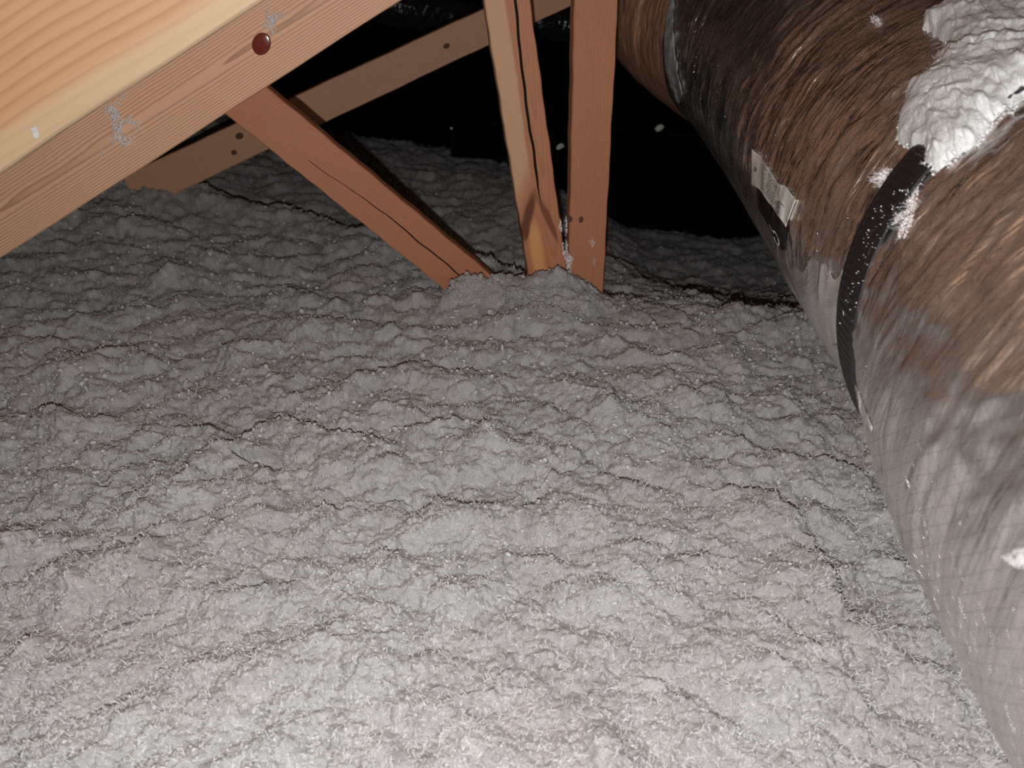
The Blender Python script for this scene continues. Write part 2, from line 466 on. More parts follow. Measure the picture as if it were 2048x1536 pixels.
# loose crumbs of fluff lying over the fill
ncr = 22000
t_ = np.radians(rng.uniform(13, 66, ncr)); yc_ = .70 / np.tan(t_); xc_ = rng.uniform(-.85, .85, ncr) * (.98 * yc_ + .3)
keep = pn(xc_ * 6, yc_ * 6, 91) + .5 * pn(xc_ * 25, yc_ * 25, 92) > -.10
xc_, yc_ = xc_[keep], yc_[keep]; ncr = len(xc_)
zc_ = terrain(xc_, yc_); hc_ = zc_ - coarse(xc_, yc_)
_ph = (1 + 5 ** .5) / 2
IV0 = np.array([(-1, _ph, 0), (1, _ph, 0), (-1, -_ph, 0), (1, -_ph, 0), (0, -1, _ph), (0, 1, _ph), (0, -1, -_ph), (0, 1, -_ph), (_ph, 0, -1), (_ph, 0, 1), (-_ph, 0, -1), (-_ph, 0, 1)]) / 1.9
IF0 = np.array([(0, 11, 5), (0, 5, 1), (0, 1, 7), (0, 7, 10), (0, 10, 11), (1, 5, 9), (5, 11, 4), (11, 10, 2), (10, 7, 6), (7, 1, 8), (3, 9, 4), (3, 4, 2), (3, 2, 6), (3, 6, 8), (3, 8, 9), (4, 9, 5), (2, 4, 11), (6, 2, 10), (8, 6, 7), (9, 8, 1)])
rc_ = .0009 + .0024 * rng.random(ncr) ** 2.2
rc_ *= (.55 + .75 * sstep(.4, 1.6, yc_))
Vc = np.stack([xc_, yc_ - .5 * hc_, zc_ + rc_ * .35], -1)[:, None, :] + IV0[None] * rc_[:, None, None] * rng.uniform(.35, 1.6, (ncr, 12, 1)) * rng.uniform(.6, 1.9, (ncr, 1, 3))
Fc = (IF0[None] + (np.arange(ncr) * 12)[:, None, None]).reshape(-1, 3)
cr = fast_mesh('fluff_crumbs', Vc.reshape(-1, 3), Fc, M_CRUMBF, smooth=True); cr.parent = ins; cr['kind'] = 'stuff'

# ------------------------------------------------------------------ timber
def board(name, A0, A1, B0, B1, thick, mat, label, cat, crack=None, group=None, n=40, back=0.0, ch=.0025, cen=None):
    """a sawn board: A0-A1 and B0-B1 are the two long edges of its front face; crack = (fn(t)->(v, halfwidth), depth, material)"""
    A0, A1, B0, B1 = (Vector(p) for p in (A0, A1, B0, B1))
    c0 = (A0 + B0) / 2; c1 = (A1 + B1) / 2
    ex = (c1 - c0).normalized(); ez = NRM.copy(); ey = ez.cross(ex).normalized()
    if ey.dot(B0 - A0) < 0: A0, A1, B0, B1 = B0, B1, A0, A1
    org = (cen if cen is not None else (c0 + c1) / 2) - ez * (thick / 2 + back)
    mw = Matrix((( ex.x, ey.x, ez.x, org.x), (ex.y, ey.y, ez.y, org.y), (ex.z, ey.z, ez.z, org.z), (0, 0, 0, 1)))
    inv = mw.inverted()
    a0, a1, b0, b1 = (inv @ (p - ez * back) for p in (A0, A1, B0, B1))
    h = thick / 2
    rows = []
    for i in range(n + 1):
        t = i / n
        a = a0.lerp(a1, t); b = b0.lerp(b1, t)
        w = (b - a).length
        wob = .0006 * math.sin(t * 31 + a0.x * 7) + .0005 * math.sin(t * 77)
        if crack: v, hw = crack[0](t)
        else: v, hw = .5, 0
        prof = [(0, -h + ch), (0, h - ch), (ch / w, h), (max(v - hw / w, .03), h), (v, h - (crack[1] if crack and hw > 0 else 0)),
                (min(v + hw / w, .97), h), (1 - ch / w, h), (1, h - ch), (1, -h + ch), (1 - ch / w, -h), (ch / w, -h)]
        rows.append([(a.lerp(b, u) + Vector((0, wob, z_))) for (u, z_) in prof])
    m = len(rows[0]); V = [Vector((p.x, p.y, p.z)) for r in rows for p in r]
    F = []
    for i in range(n):
        for j in range(m):
            F.append((i * m + j, i * m + (j + 1) % m, (i + 1) * m + (j + 1) % m, (i + 1) * m + j))
    F.append(tuple(range(m))[::-1]); F.append(tuple(n * m + j for j in range(m)))
    o = mesh_obj(name, V, F, mat, mw=mw)
    bm = bmesh.new(); bm.from_mesh(o.data); bmesh.ops.recalc_face_normals(bm, faces=bm.faces); bm.to_mesh(o.data); bm.free()
    if crack and len(crack) > 2:
        o.data.materials.append(crack[2])
        for p in o.data.polygons:
            j = p.index % m
            if p.index < n * m and j in (3, 4): p.material_index = 1
    tag(o, label, cat, group)
    return o

M_CRACK = simple('split_shadowed_wood', (.05, .018, .01), .9)
Y1 = 1.66
# main top chord
M_CH = wood('pine_chord', -.022, .055, -.007, .0046, (.99, .58, .36), (.36, .13, .05), contrast=1.0, wav=.010)
cb0, cb1 = CH_A - CD * .8, CH_B + CD * 1.6
chord = board('top_chord', cb0, cb1, cb0 + CW * .188, cb1 + CW * .188, .038, M_CH,
              'wide pine roof truss chord crossing upper left with a dark red resin drop', 'rafter', n=60)
# near chord
Y0 = .80
M_NEAR = wood('pine_near', -.30, .10, .10, .011, (.36, .205, .107), (.22, .095, .04), pale=(.34, .26, .165), pale_y=(-.052, -.064), contrast=.9, wav=.06)
na = on_truss(-260, 347 + .657 * 260, Y0); nb = on_truss(560, 347 - .657 * 560, Y0)
nd = (nb - na).normalized(); nw = NRM.cross(nd); nw = nw if nw.z > 0 else -nw
nb = nb + nd * .9; na = na - nd * .9
near = board('top_chord', na, nb, na + nw * .155, nb + nw * .155, .038, M_NEAR,
             'closest pine rafter filling the upper left corner, blurred, with a pale lower edge', 'rafter', n=40)
# webs of the main truss
def wb(px, py): return on_truss(px, py, Y1)
M_DIAG = wood('pine_brace', .16, .06, .02, .007, (.50, .205, .105), (.36, .13, .06), contrast=.4)
def crk_diag(t):
    if t < .24: return (.36, 0)
    v = .36 + .15 * float(sstep(.24, .5, t)) + .006 * math.sin(t * 37)
    return (v, .0009 + .0014 * float(sstep(.3, .7, t)))
diag = board('diagonal_web', wb(453, 224), wb(935, 611), wb(536, 171), wb(1062, 612), .038, M_DIAG,
             'reddish diagonal pine brace with a long fine split, leaning from chord to heap', 'beam', crack=(crk_diag, .006, M_CRACK), n=90)
M_V = wood('pine_web', .02, .03, -.05, .005, (.56, .24, .12), (.34, .12, .05), contrast=.6, pale=(.72, .47, .28), pale_y=(-.006, -.012), pale_x=.12,
           stain=[(.30, -.018, .10, .022, 0, (.74, .36, .14)), (.20, -.028, .070, .014, -.42, (.14, .045, .02)), (.215, .016, .080, .009, .28, (.22, .07, .03)), (.235, -.036, .03, .007, -.3, (.16, .05, .02))])
def crk_v(t):
    e = .69
    if t > e: return (.585, 0)
    v = .585 + .075 * min(1.5, max(0, (.34 - t) / .165)) + .006 * math.sin(t * 40)
    return (v, .0030 * min(1, (e - t) * 9))
vcen = (wb(916, -300) + wb(1070, 640) + wb(1017, -300) + wb(1145, 640)) / 4
vweb = board('web_board', wb(949.9, -95.7), wb(1067, 620), wb(1037, -152), wb(1139, 600), .038, M_V,
             'slanting pine web with a wide black split and pale left edge', 'beam', crack=(crk_v, .012, M_CRACK), n=90, cen=vcen)
M_POST = wood('pine_post', .12, .05, .015, .006, (.54, .235, .12), (.38, .135, .06), contrast=.5, knots=[])
post = board('upright_post', wb(1149.2, -224), wb(1131, 690), wb(1246.3, -286.6), wb(1197, 690), .038, M_POST,
             'upright pine post beside the duct bend with two small dark knots', 'post', n=60, back=.0)
# far chord of the next truss
Y2 = 2.40
def fb_(px, py): return on_truss(px, py, Y2)
def top_far(x): return 308 - .4634 * (x - 337)
def bot_far(x): return 367 - .4752 * (x - 390)
M_FAR = wood('pine_far', .10, .05, .03, .007, (.66, .36, .21), (.45, .20, .10), contrast=.35)
far = board('top_chord', fb_(250, top_far(250)), fb_(1236, top_far(1236)), fb_(280, bot_far(280)), fb_(1240, bot_far(1240)), .038, M_FAR,
            'dim pine chord of the next truss, slanting behind the brace and webs', 'rafter', n=40)

# ------------------------------------------------------------------ flexible duct
ST = [(.604, -.6, -.407, .32), (.628, -.2, -.396, .32), (.653, .15, -.385, .322), (.675, .5, -.375, .322), (.697, .66, -.363, .3185),
      (.7115, .763, -.362, .302), (.730, .87, -.371, .298), (.757, 1.03, -.378, .308), (.796, 1.4, -.365, .320), (.785, 1.8, -.30, .315),
      (.765, 2.15, -.255, .308), (.72, 2.38, -.225, .288), (.68, 2.62, -.20, .295), (.60, 2.95, -.13, .295), (.7, 3.4, -.04, .295)]
def catmull(P, per):
    P = np.array(P); out = []
    Q = np.vstack([2 * P[0] - P[1], P, 2 * P[-1] - P[-2]])
    for i in range(1, len(Q) - 2):
        p0, p1, p2, p3 = Q[i - 1:i + 3]
        L = np.linalg.norm(p2[:3] - p1[:3]); n = max(2, int(L * per))
        for t in np.arange(n) / n:
            out.append(.5 * ((2 * p1) + (-p0 + p2) * t + (2 * p0 - 5 * p1 + 4 * p2 - p3) * t * t + (-p0 + 3 * p1 - 3 * p2 + p3) * t ** 3))
    out.append(P[-1]); return np.array(out)
def tube(ST, per, nseg, disp=None):
    C = catmull(ST, per); c = C[:, :3]; r = C[:, 3]
    tan = np.gradient(c, axis=0); tan /= np.linalg.norm(tan, axis=1)[:, None]
    u = np.cross(tan, [0, 0, 1.0]); u /= np.linalg.norm(u, axis=1)[:, None]
    w = np.cross(u, tan)
    s = np.concatenate([[0], np.cumsum(np.linalg.norm(np.diff(c, axis=0), axis=1))])
    a = np.linspace(0, 2 * np.pi, nseg + 1)
    S, A = np.meshgrid(s, a, indexing='ij')
    R = r[:, None] * np.ones_like(A)
    if disp is not None: R = R + disp(S, A, R)
    Pt = c[:, None, :] + R[..., None] * (np.cos(A)[..., None] * u[:, None, :] + np.sin(A)[..., None] * w[:, None, :])
    uv = np.stack([S, A * .26], -1)
    n, m = A.shape
    idx = np.arange(n * m).reshape(n, m)
    T = np.stack([idx[:-1, :-1], idx[1:, :-1], idx[1:, 1:], idx[:-1, 1:]], -1).reshape(-1, 4)
    return Pt, T, uv, c, s, u, w, tan, r
def wrinkle(S, A, R):
    v = A * .31
    def f(S, v):
        wS = S + .035 * pn(S * 5, v * 4, 51) + .012 * pn(S * 12, v * 14, 56)
        d = .0055 * (.5 - np.abs(pn(wS * 30, v * 2.6, 52)) * 2)
        d += .0036 * (.5 - np.abs(pn(wS * 66 + v * 6, v * 6, 53)) * 2)
        d += .0017 * (.5 - np.abs(pn(wS * 150 - v * 20, v * 22, 54)) * 2)
        d += .010 * pn(S * 4, v * 4, 55) + .0085 * pn(wS * 15, v * 8, 58) + .0045 * pn(wS * 34, v * 24, 60)
        q = np.exp(-((S - S_CINCH) / .085) ** 2)          # gathers beside the strap
        d += q * .009 * (.4 - np.abs(pn(S * 8 + v, v * 26, 57)) * 2)
        return d * am + q * .003 * pn(S * 20, v * 40, 59)
    am = .30 + .70 * sstep(-.55, .15, np.sin(A))
    k = sstep(5.4, 2 * math.pi, A)
    return f(S, v) * (1 - k) + f(S, (A - 2 * math.pi) * .31) * k
_C = catmull(ST, 260)
_s = np.concatenate([[0], np.cumsum(np.linalg.norm(np.diff(_C[:, :3], axis=0), axis=1))])
S_CINCH = _s[np.argmin(np.abs(_C[:, 1] - .82))]
duct_e = bpy.data.objects.new('flexible_duct', None); COL.objects.link(duct_e)
tag(duct_e, 'large foil-jacketed flexible duct running from lower right up to the post', 'duct')
Pt, T, uv, dc, ds, du, dw, dt, dr = tube(ST, 240, 460, wrinkle)
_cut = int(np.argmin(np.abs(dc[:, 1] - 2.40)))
_nT = Pt.shape[1] - 1
jacket = fast_mesh('jacket', Pt.reshape(-1, 3), T[:_cut * _nT], M_FOIL, parent=duct_e, uv=uv.reshape(-1, 2))
M_BEND_REFL = foil_mat('brown_reflection_foil', (.78, .42, .27), .42, False, .35, .25)  # brown of the reflected wood put into the base colour of the bend
bend_part = fast_mesh('jacket_bend', Pt.reshape(-1, 3), T[_cut * _nT:], M_BEND_REFL, parent=duct_e, uv=uv.reshape(-1, 2))
bend_part['label'] = 'duct bend beyond the tape, reflected brown of the wood put into its colour'
BV_DUCT = BVHTree.FromPolygons([tuple(p) for p in Pt.reshape(-1, 3)], [tuple(t) for t in T[:, :]])

def ring_at(yv):
    return int(np.argmin(np.abs(dc[:, 1] - yv)))
# the black cinch strap
def strap(yv, width, rad_add, thick):
    i0 = ring_at(yv); c, t, u, w, r = dc[i0], dt[i0], du[i0], dw[i0], dr[i0] + rad_add
    na = 720; V = []; F = []
    for k in range(na):
        a = 2 * math.pi * k / na
        e = math.cos(a) * u + math.sin(a) * w
        rib = .0012 if (k % 4) < 2 else 0
        wv = .003 * math.sin(a * 3 + 1)
        for (x, rr) in ((-width / 2, 0), (-width / 2, thick), (-width * .36, thick + .001), (-width * .34, thick + rib), (width * .34, thick + rib), (width * .36, thick + .001), (width / 2, thick), (width / 2, 0)):
            V.append(Vector(c + t * (x + wv) + e * (r + rr)))
    for k in range(na):
        k2 = (k + 1) % na
        for j in range(8):
            F.append((k * 8 + j, k * 8 + (j + 1) % 8, k2 * 8 + (j + 1) % 8, k2 * 8 + j))
    o = mesh_obj('strap', V, F, M_STRAP); o.parent = duct_e
    o['label'] = 'ribbed black nylon strap'
    return o
strap(.807, .092, .0066, .003)

# ------------------------------------------------------------------ small things stuck on, lying on or taped to the rest
def bvh_of(*obs):
    V = []; F = []
    for o in obs:
        b = len(V); mw = o.matrix_world
        V += [tuple(mw @ v.co) for v in o.data.vertices]
        F += [tuple(b + i for i in p.vertices) for p in o.data.polygons]
    return BVHTree.FromPolygons(V, F)
bpy.context.view_layer.update()
def hit(bv, px, py):
    d = ray(px, py).normalized()
    p, n, i, t = bv.ray_cast(Vector((0, 0, 0)), d)
    if p is None: return None
    if n.dot(d) > 0: n = -n
    return p, n, t

_ico = {}
def ico(k):
    if k not in _ico:
        bm = bmesh.new(); bmesh.ops.create_icosphere(bm, subdivisions=k, radius=1.0)
        V = np.array([v.co[:] for v in bm.verts]); F = np.array([[v.index for v in f.verts] for f in bm.faces]); bm.free()
        _ico[k] = (V, F)
    return _ico[k]

def inside(poly, x, y):
    r = np.zeros(x.shape, bool); n = len(poly)
    for i in range(n):
        x1, y1 = poly[i]; x2, y2 = poly[(i + 1) % n]
        c = ((y1 > y) != (y2 > y)) & (x < (x2 - x1) * (y - y1) / (y2 - y1 + 1e-9) + x1)
        r ^= c
    return r
def edge_dist(poly, x, y):
    b = np.full(x.shape, 1e9); n = len(poly)
    for i in range(n):
        x1, y1 = poly[i]; x2, y2 = poly[(i + 1) % n]; dx, dy = x2 - x1, y2 - y1
        t = np.clip(((x - x1) * dx + (y - y1) * dy) / (dx * dx + dy * dy + 1e-9), 0, 1)
        b = np.minimum(b, np.hypot(x - x1 - t * dx, y - y1 - t * dy))
    return b

def tuft(label, poly, bv, n, rmin, rmax, slope=.35, sub=1, nfib=120, mat=None, name='insulation_tuft', cat='fluff', group=None, fl_=(.003, .008), pile=.6):
    """a wad of glass fluff clinging to a surface: many crumpled lobes and loose fibres over the given outline"""
    poly = np.array(poly, float); mat = mat or M_TUFT
    x0, y0 = poly.min(0); x1, y1 = poly.max(0)
    g = np.random.default_rng(int(abs(poly[0, 0] * 13 + poly[0, 1] * 7)))
    xs = g.uniform(x0, x1, n * 12); ys = g.uniform(y0, y1, n * 12)
    m = inside(poly, xs, ys); xs, ys = xs[m][:n], ys[m][:n]
    ed = edge_dist(poly, xs, ys)
    BV_, BF = ico(sub); V = []; F = []; base = 0; C = []; NN = []
    for x, y, e in zip(xs, ys, ed):
        h = hit(bv, x, y)
        if h is None: continue
        p, nn, t = h
        r = min(rmax, max(rmin, e * t / FPX * slope)) * g.uniform(.6, 1.1)
        r = max(r, rmin * .7)
        lift = r * g.uniform(-.1, .8) + min(e * t / FPX, rmax * 3) * pile * g.uniform(0, 1)
        c = np.array(p) + np.array(nn) * lift
        q = BV_ * g.uniform(.75, 1.2, 3)
        q = q * (1 + .35 * pn(BV_[:, 0] * 1.7 + c[0] * 900, BV_[:, 1] * 1.7 + BV_[:, 2] * 1.3 + c[2] * 700, 3)[:, None]
                 + .22 * pn(BV_[:, 0] * 4 + c[1] * 800, BV_[:, 1] * 4 - BV_[:, 2] * 3, 5)[:, None]) 
        V.append(c + q * r); F.append(BF + base); base += len(BV_)
        C.append(c + np.array(nn) * r * .8); NN.append(np.array(nn))
    V = np.concatenate(V); F = np.concatenate(F)
    org = V.mean(0)
    o = fast_mesh(name, V - org, F, mat, smooth=True); o.location = org
    C = np.array(C); NN = np.array(NN)
    k = g.integers(0, len(C), nfib)
    Pf = C[k] + g.normal(size=(nfib, 3)) * rmin * .8
    if nfib:
        fo = fibres('stray_fibres', Pf - org, NN[k], M_FIBRE, fl_, (.00012, .00025)); fo.parent = o; fo['kind'] = 'stuff'
    tag(o, label, cat, group)
    return o

def P1(pts, ox, oy, sc): return [(x / sc + ox, y / sc + oy) for x, y in pts]
BV_CH = bvh_of(chord); BV_NEAR = bvh_of(near); BV_POST = bvh_of(post, vweb)
BIG = P1([(960, -60), (920, 0), (860, 60), (760, 100), (750, 190), (830, 230), (900, 300), (830, 340), (820, 400), (770, 440), (690, 490),
     (650, 550), (640, 640), (610, 700), (600, 800), (580, 870), (660, 920), (680, 970), (750, 970), (740, 1040), (800, 1080), (870, 1060), (1000, 960), (1100, 900),
     (1150, 850), (1200, 760), (1300, 700), (1400, 610), (1800, 450), (1800, -60)], 1600, 0, 3.0714)
big = tuft('large white fluff pile spilling over the top of the duct', BIG, BV_DUCT, 2600, .0014, .0050, .22, 2, 7000, name='fluff_pile', pile=.55, fl_=(.002, .006), mat=M_WHITE)
# the soft body of the pile: a lumpy blanket over the jacket
_x = np.arange(1780, 2190, 2.2); _y = np.arange(-20, 360, 2.2)
GX, GY = np.meshgrid(_x, _y, indexing='ij')
GX = GX + 9 * pn(GX / 22, GY / 22, 81) + 4 * pn(GX / 8, GY / 8, 82); GY = GY + 9 * pn(_x[:, None] / 22 + 5, _y[None, :] / 22, 83)
INS = inside(np.array(BIG), GX, GY); ED = edge_dist(np.array(BIG), GX, GY)
idm = -np.ones(GX.shape, int); PV = []; TG = np.zeros(GX.shape)
for i in range(GX.shape[0]):
    for j in range(GX.shape[1]):
        if not INS[i, j]: continue
        h = hit(BV_DUCT, GX[i, j], GY[i, j])
        if h is None: continue
        e = ED[i, j] * h[2] / FPX; a_ = _x[i] * h[2] / FPX; b_ = _y[j] * h[2] / FPX
        TG[i, j] = h[2]; PV.append((i, j, h[1][:], e, a_, b_)); idm[i, j] = len(PV) - 1
W_ = (TG > 0).astype(float); TS = TG.copy()
for _ in range(60):
    P_ = np.pad(TS * W_, 1); Q_ = np.pad(W_, 1)
    sm = lambda a: a[:-2, 1:-1] + a[2:, 1:-1] + a[1:-1, :-2] + a[1:-1, 2:] + a[1:-1, 1:-1]
    TS = np.where(W_ > 0, sm(P_) / np.maximum(sm(Q_), 1), 0)
pp = []
for p in PV: pp.append((ray(GX[p[0], p[1]], GY[p[0], p[1]]).normalized() * (TS[p[0], p[1]] - .001))[:])
pp = np.array(pp); nn_ = np.array([p[2] for p in PV]); ee = np.array([p[3] for p in PV]); aa = np.array([p[4] for p in PV]); bb = np.array([p[5] for p in PV])
hh_ = .037 * (1 - np.exp(-ee / .022)) + np.minimum(1, ee / .01) * (.0 * billow(aa * 16, bb * 22, 84) + .008 * pn(aa * 9, bb * 9, 87) + .004 * lumps(aa * 40, bb * 40, 5, .7) + .0015 * lumps(aa * 110, bb * 110, 6, .7) + 0.0012 * pn(aa * 260, bb * 260, 85) + .0009 * pn(aa * 520, bb * 520, 86))
n0 = nn_.mean(0); n0 /= np.linalg.norm(n0)
pv = pp + n0 * np.maximum(hh_, -.001)[:, None]
q = np.stack([idm[:-1, :-1], idm[1:, :-1], idm[1:, 1:], idm[:-1, 1:]], -1).reshape(-1, 4); q = q[(q >= 0).all(1)]
body = fast_mesh('fluff_body', pv - np.array(big.location), q, M_WHITE); body.parent = big
tuft('narrow white fluff trail running down the right edge of the black strap', P1([(750, 1020), (715, 1080), (700, 1180), (650, 1235), (660, 1280), (630, 1340), (600, 1460), (640, 1470), (690, 1350), (715, 1250), (735, 1150), (770, 1080)], 1600, 0, 3.0714),
     BV_DUCT, 260, .0010, .004, .35, 1, 200, pile=.3)
tuft('thin white fluff strand lying slantwise across the black strap', P1([(500, 1400), (515, 1416), (580, 1375), (655, 1322), (635, 1296), (560, 1350)], 1600, 0, 3.0714), BV_DUCT, 110, .0009, .002, .3, 1, 60, pile=.3)
tuft('small white fluff clump left of the black strap', P1([(430, 1110), (480, 1060), (520, 1030), (560, 1030), (570, 1070), (540, 1120), (520, 1175), (490, 1160), (470, 1130)], 1600, 0, 3.0714), BV_DUCT, 150, .0011, .005, .35, 1, 160, pile=.4)
tuft('tiny white fluff speck high on the duct near the top of the photo', P1([(430, 100), (480, 95), (512, 130), (490, 165), (440, 150)], 1600, 0, 3.0714), BV_DUCT, 50, .0010, .003, .35, 1, 60, pile=.4)
tuft('white fluff on the duct at the right edge, low down', [(2003, 1114), (2030, 1100), (2060, 1094), (2060, 1138), (2030, 1134)], BV_DUCT, 150, .0008, .0025, .3, 2, 0, pile=.2, mat=M_FLUFF)
tuft('wispy fluff on the chord just above the resin drop', P1([(1540, 70), (1580, 50), (1620, 72), (1665, 75), (1668, 110), (1620, 130), (1612, 160), (1630, 190), (1580, 215), (1572, 180), (1540, 140)], 0, 0, 2.926), BV_CH, 170, .0011, .0022, .3, 1, 260, pile=.5)
tuft('larger ragged fluff hanging on the chord below the near rafter', P1([(700, 540), (745, 530), (742, 570), (722, 600), (700, 640), (740, 680), (762, 665), (830, 720), (832, 762), (775, 752), (740, 730), (745, 770), (790, 800), (792, 850),
     (740, 882), (700, 850), (640, 855), (628, 810), (650, 760), (640, 700), (600, 640), (600, 610), (660, 600)], 0, 0, 2.926), BV_CH, 420, .0011, .0030, .25, 1, 520, pile=.5)
tuft('faint fluff wisp on the chord left of the ragged fluff', P1([(560, 900), (600, 870), (615, 885), (620, 925), (575, 935)], 0, 0, 2.926), BV_CH, 34, .0009, .0014, .2, 1, 60, pile=.3)
tuft('small blurred fluff on the lower edge of the near rafter', P1([(185, 740), (215, 738), (232, 800), (200, 805)], 0, 0, 2.926), BV_NEAR, 60, .0012, .0018, .2, 1, 0, pile=.2, mat=M_FLUFF)
tuft('fluff column caught between the slanting web and the upright post', P1([(1108, 330), (1158, 322), (1168, 400), (1166, 460), (1150, 520), (1172, 560), (1168, 620), (1212, 690), (1190, 740), (1200, 850), (1262, 945), (1290, 960), (1230, 960), (1160, 860),
     (1160, 740), (1130, 640), (1122, 560), (1130, 480), (1098, 440)], 850, 350, 4.096), BV_POST, 900, .0020, .005, .4, 1, 420, pile=.6)
tuft('small fluff dot on the right half of the upright post', P1([(1335, 540), (1370, 505), (1400, 555), (1370, 592)], 850, 350, 4.096), BV_POST, 40, .0011, .0022, .3, 1, 60, pile=.4)
tuft('short fluff streak low on the upright post', P1([(1378, 680), (1396, 680), (1404, 700), (1390, 745), (1380, 740)], 850, 350, 4.096), BV_POST, 24, .0009, .0016, .3, 1, 40, pile=.3)
_m = (np.abs(X) < .75) & (Y > 1.15) & (Y < 2.1)
r0_, r1_ = np.where(_m.any(1))[0][[0, -1]]; c0_, c1_ = np.where(_m.any(0))[0][[0, -1]]
_sub = V_INS[r0_:r1_:2, c0_:c1_:2]; _n, _k = _sub.shape[:2]; _id = np.arange(_n * _k).reshape(_n, _k)
BV_HEAP = BVHTree.FromPolygons([tuple(p) for p in _sub.reshape(-1, 3)], [tuple(t) for t in np.stack([_id[:-1, :-1], _id[:-1, 1:], _id[1:, 1:], _id[1:, :-1]], -1).reshape(-1, 4)])
tuft('ragged fluff heap against the foot of the diagonal brace', P1([(90, 880), (130, 830), (170, 750), (230, 715), (290, 700), (360, 712), (430, 695), (500, 770), (540, 860), (545, 930), (480, 1010), (330, 1040), (180, 1010)], 850, 350, 4.096),
     BV_HEAP, 900, .0018, .0075, .30, 2, 900, mat=M_FLUFF, name='fluff_heap', pile=.35)
tuft('ragged fluff heap burying the feet of the slanting web and the post', P1([(600, 960), (660, 890), (780, 880), (860, 890), (950, 880), (985, 870), (1040, 820), (1065, 862), (1160, 862), (1200, 880), (1260, 945), (1350, 955), (1385, 1050), (1432, 1082), (1440, 1150), (1300, 1190), (1100, 1160), (900, 1120), (700, 1060)], 850, 350, 4.096),
     BV_HEAP, 1900, .0018, .0080, .30, 2, 1800, mat=M_FLUFF, name='fluff_heap', pile=.35)
# lint scattered over chord and strap: too many and too small to be counted
def lint(label, pts_bv, parent=None):
    V = []; F = []; base = 0; IV, IF = ico(1)
    for (x, y, r, bv) in pts_bv:
        h = hit(bv, x, y)
        if h is None: continue
        V.append(np.array(h[0] + h[1] * r * .5) + IV * r * rng.uniform(.6, 1.3, 3)); F.append(IF + base); base += len(IV)
    o = fast_mesh('lint', np.concatenate(V), np.concatenate(F), M_WHITE)
    tag(o, label, 'lint', kind='stuff'); return o
L = [(rng.uniform(0, 700), 0, rng.uniform(.0004, .0010), BV_CH) for _ in range(150)]
L = [(x, 516 - .644 * x - rng.uniform(8, 140), r, b) for x, y, r, b in L]
lint('scattered tiny white lint specks on the wide chord', L)
BV_STRAP = bvh_of([c for c in duct_e.children if c.name.startswith('strap')][0])
L = []
for _ in range(120):
    t = rng.random() ** 1.3; L.append((1790 - 95 * t + rng.uniform(-30, 45), 380 + 280 * t, rng.uniform(.0004, .0011), BV_STRAP))
lint('white lint specks sprinkled over the ribbed black strap', L)

def patch(name, fn, nu, nv, bv, off, mat, parent, label=None, thick=.0006, uvs=(.3, .1), rough=0.0):
    """a thin sheet laid on a surface: fn(u, v) gives the sight line, the sheet follows the surface underneath"""
    V = []; ok = True; last = None
    for i in range(nu + 1):
        for j in range(nv + 1):
            x, y = fn(i / nu, j / nv)
            h = hit(bv, x, y)
            if h is None: p = last
            else:
                p = h[0] + h[1] * (off + rough * (random.random())); last = p
            V.append(np.array(p))
    V = np.array(V).reshape(nu + 1, nv + 1, 3)
    for _ in range(2):
        W = V.copy(); W[1:-1] = (V[:-2] + V[1:-1] * 2 + V[2:]) / 4; V = W
        W = V.copy(); W[:, 1:-1] = (V[:, :-2] + V[:, 1:-1] * 2 + V[:, 2:]) / 4; V = W
    idx = np.arange((nu + 1) * (nv + 1)).reshape(nu + 1, nv + 1)
    T = np.stack([idx[:-1, :-1], idx[1:, :-1], idx[1:, 1:], idx[:-1, 1:]], -1).reshape(-1, 4)
    U, W = np.meshgrid(np.linspace(0, uvs[0], nu + 1), np.linspace(0, uvs[1], nv + 1), indexing='ij')
    o = fast_mesh(name, V.reshape(-1, 3), T, mat, smooth=True, parent=parent, uv=np.stack([U, W], -1).reshape(-1, 2))
    md = o.modifiers.new('thickness', 'SOLIDIFY'); md.thickness = thick; md.offset = 0
    if label: o['label'] = label
    return o
# printed paper sticker on the flank of the duct
def q_(p): return (p[0] / 6.4 + 1480, p[1] / 6.4 + 280)
LT = [q_(p) for p in [(165, 105), (290, 215), (400, 385), (515, 562), (600, 580), (738, 775)]]   # upper edge
LM = [q_(p) for p in [(160, 560), (270, 630), (370, 780), (450, 870), (520, 985), (612, 1112)]]   # lower edge of the white field
LB = [q_(p) for p in [(200, 800), (290, 915), (360, 1050), (430, 1190), (505, 1340), (585, 1418)]] # lower edge of the black field
def poly_at(L, u):
    t = u * (len(L) - 1); i = min(int(t), len(L) - 2); f = t - i
    return (L[i][0] * (1 - f) + L[i + 1][0] * f, L[i][1] * (1 - f) + L[i + 1][1] * f)
def between(A, B, v0=0, v1=1, u0=0, u1=1):
    def fn(u, v):
        u = u0 + (u1 - u0) * u; v = v0 + (v1 - v0) * v
        a, b = poly_at(A, u), poly_at(B, u); return (a[0] * (1 - v) + b[0] * v, a[1] * (1 - v) + b[1] * v)
    return fn
lab = patch('paper_sheet', between(LT, LM), 40, 24, BV_DUCT, .0035, M_PAPER, duct_e); lab.name = 'label_sheet'
lab['label'] = 'white printed paper sticker'
blk = patch('label_panel', between(LM, LB, 0, 1, .14, 1), 36, 16, BV_DUCT, .0034, M_INKD, duct_e, 'black lower panel of the sticker')
for r_ in range(9):                                     # rows of fine print
    v = .14 + r_ * .085; u = .24
    while u < .68:
        l = random.uniform(.03, .09)
        p = patch('print_row', between(LT, LM, v, v + .022, u, min(u + l, .7)), 5, 1, BV_DUCT, .0043, M_INK, lab, thick=.0001)
        u += l + .014
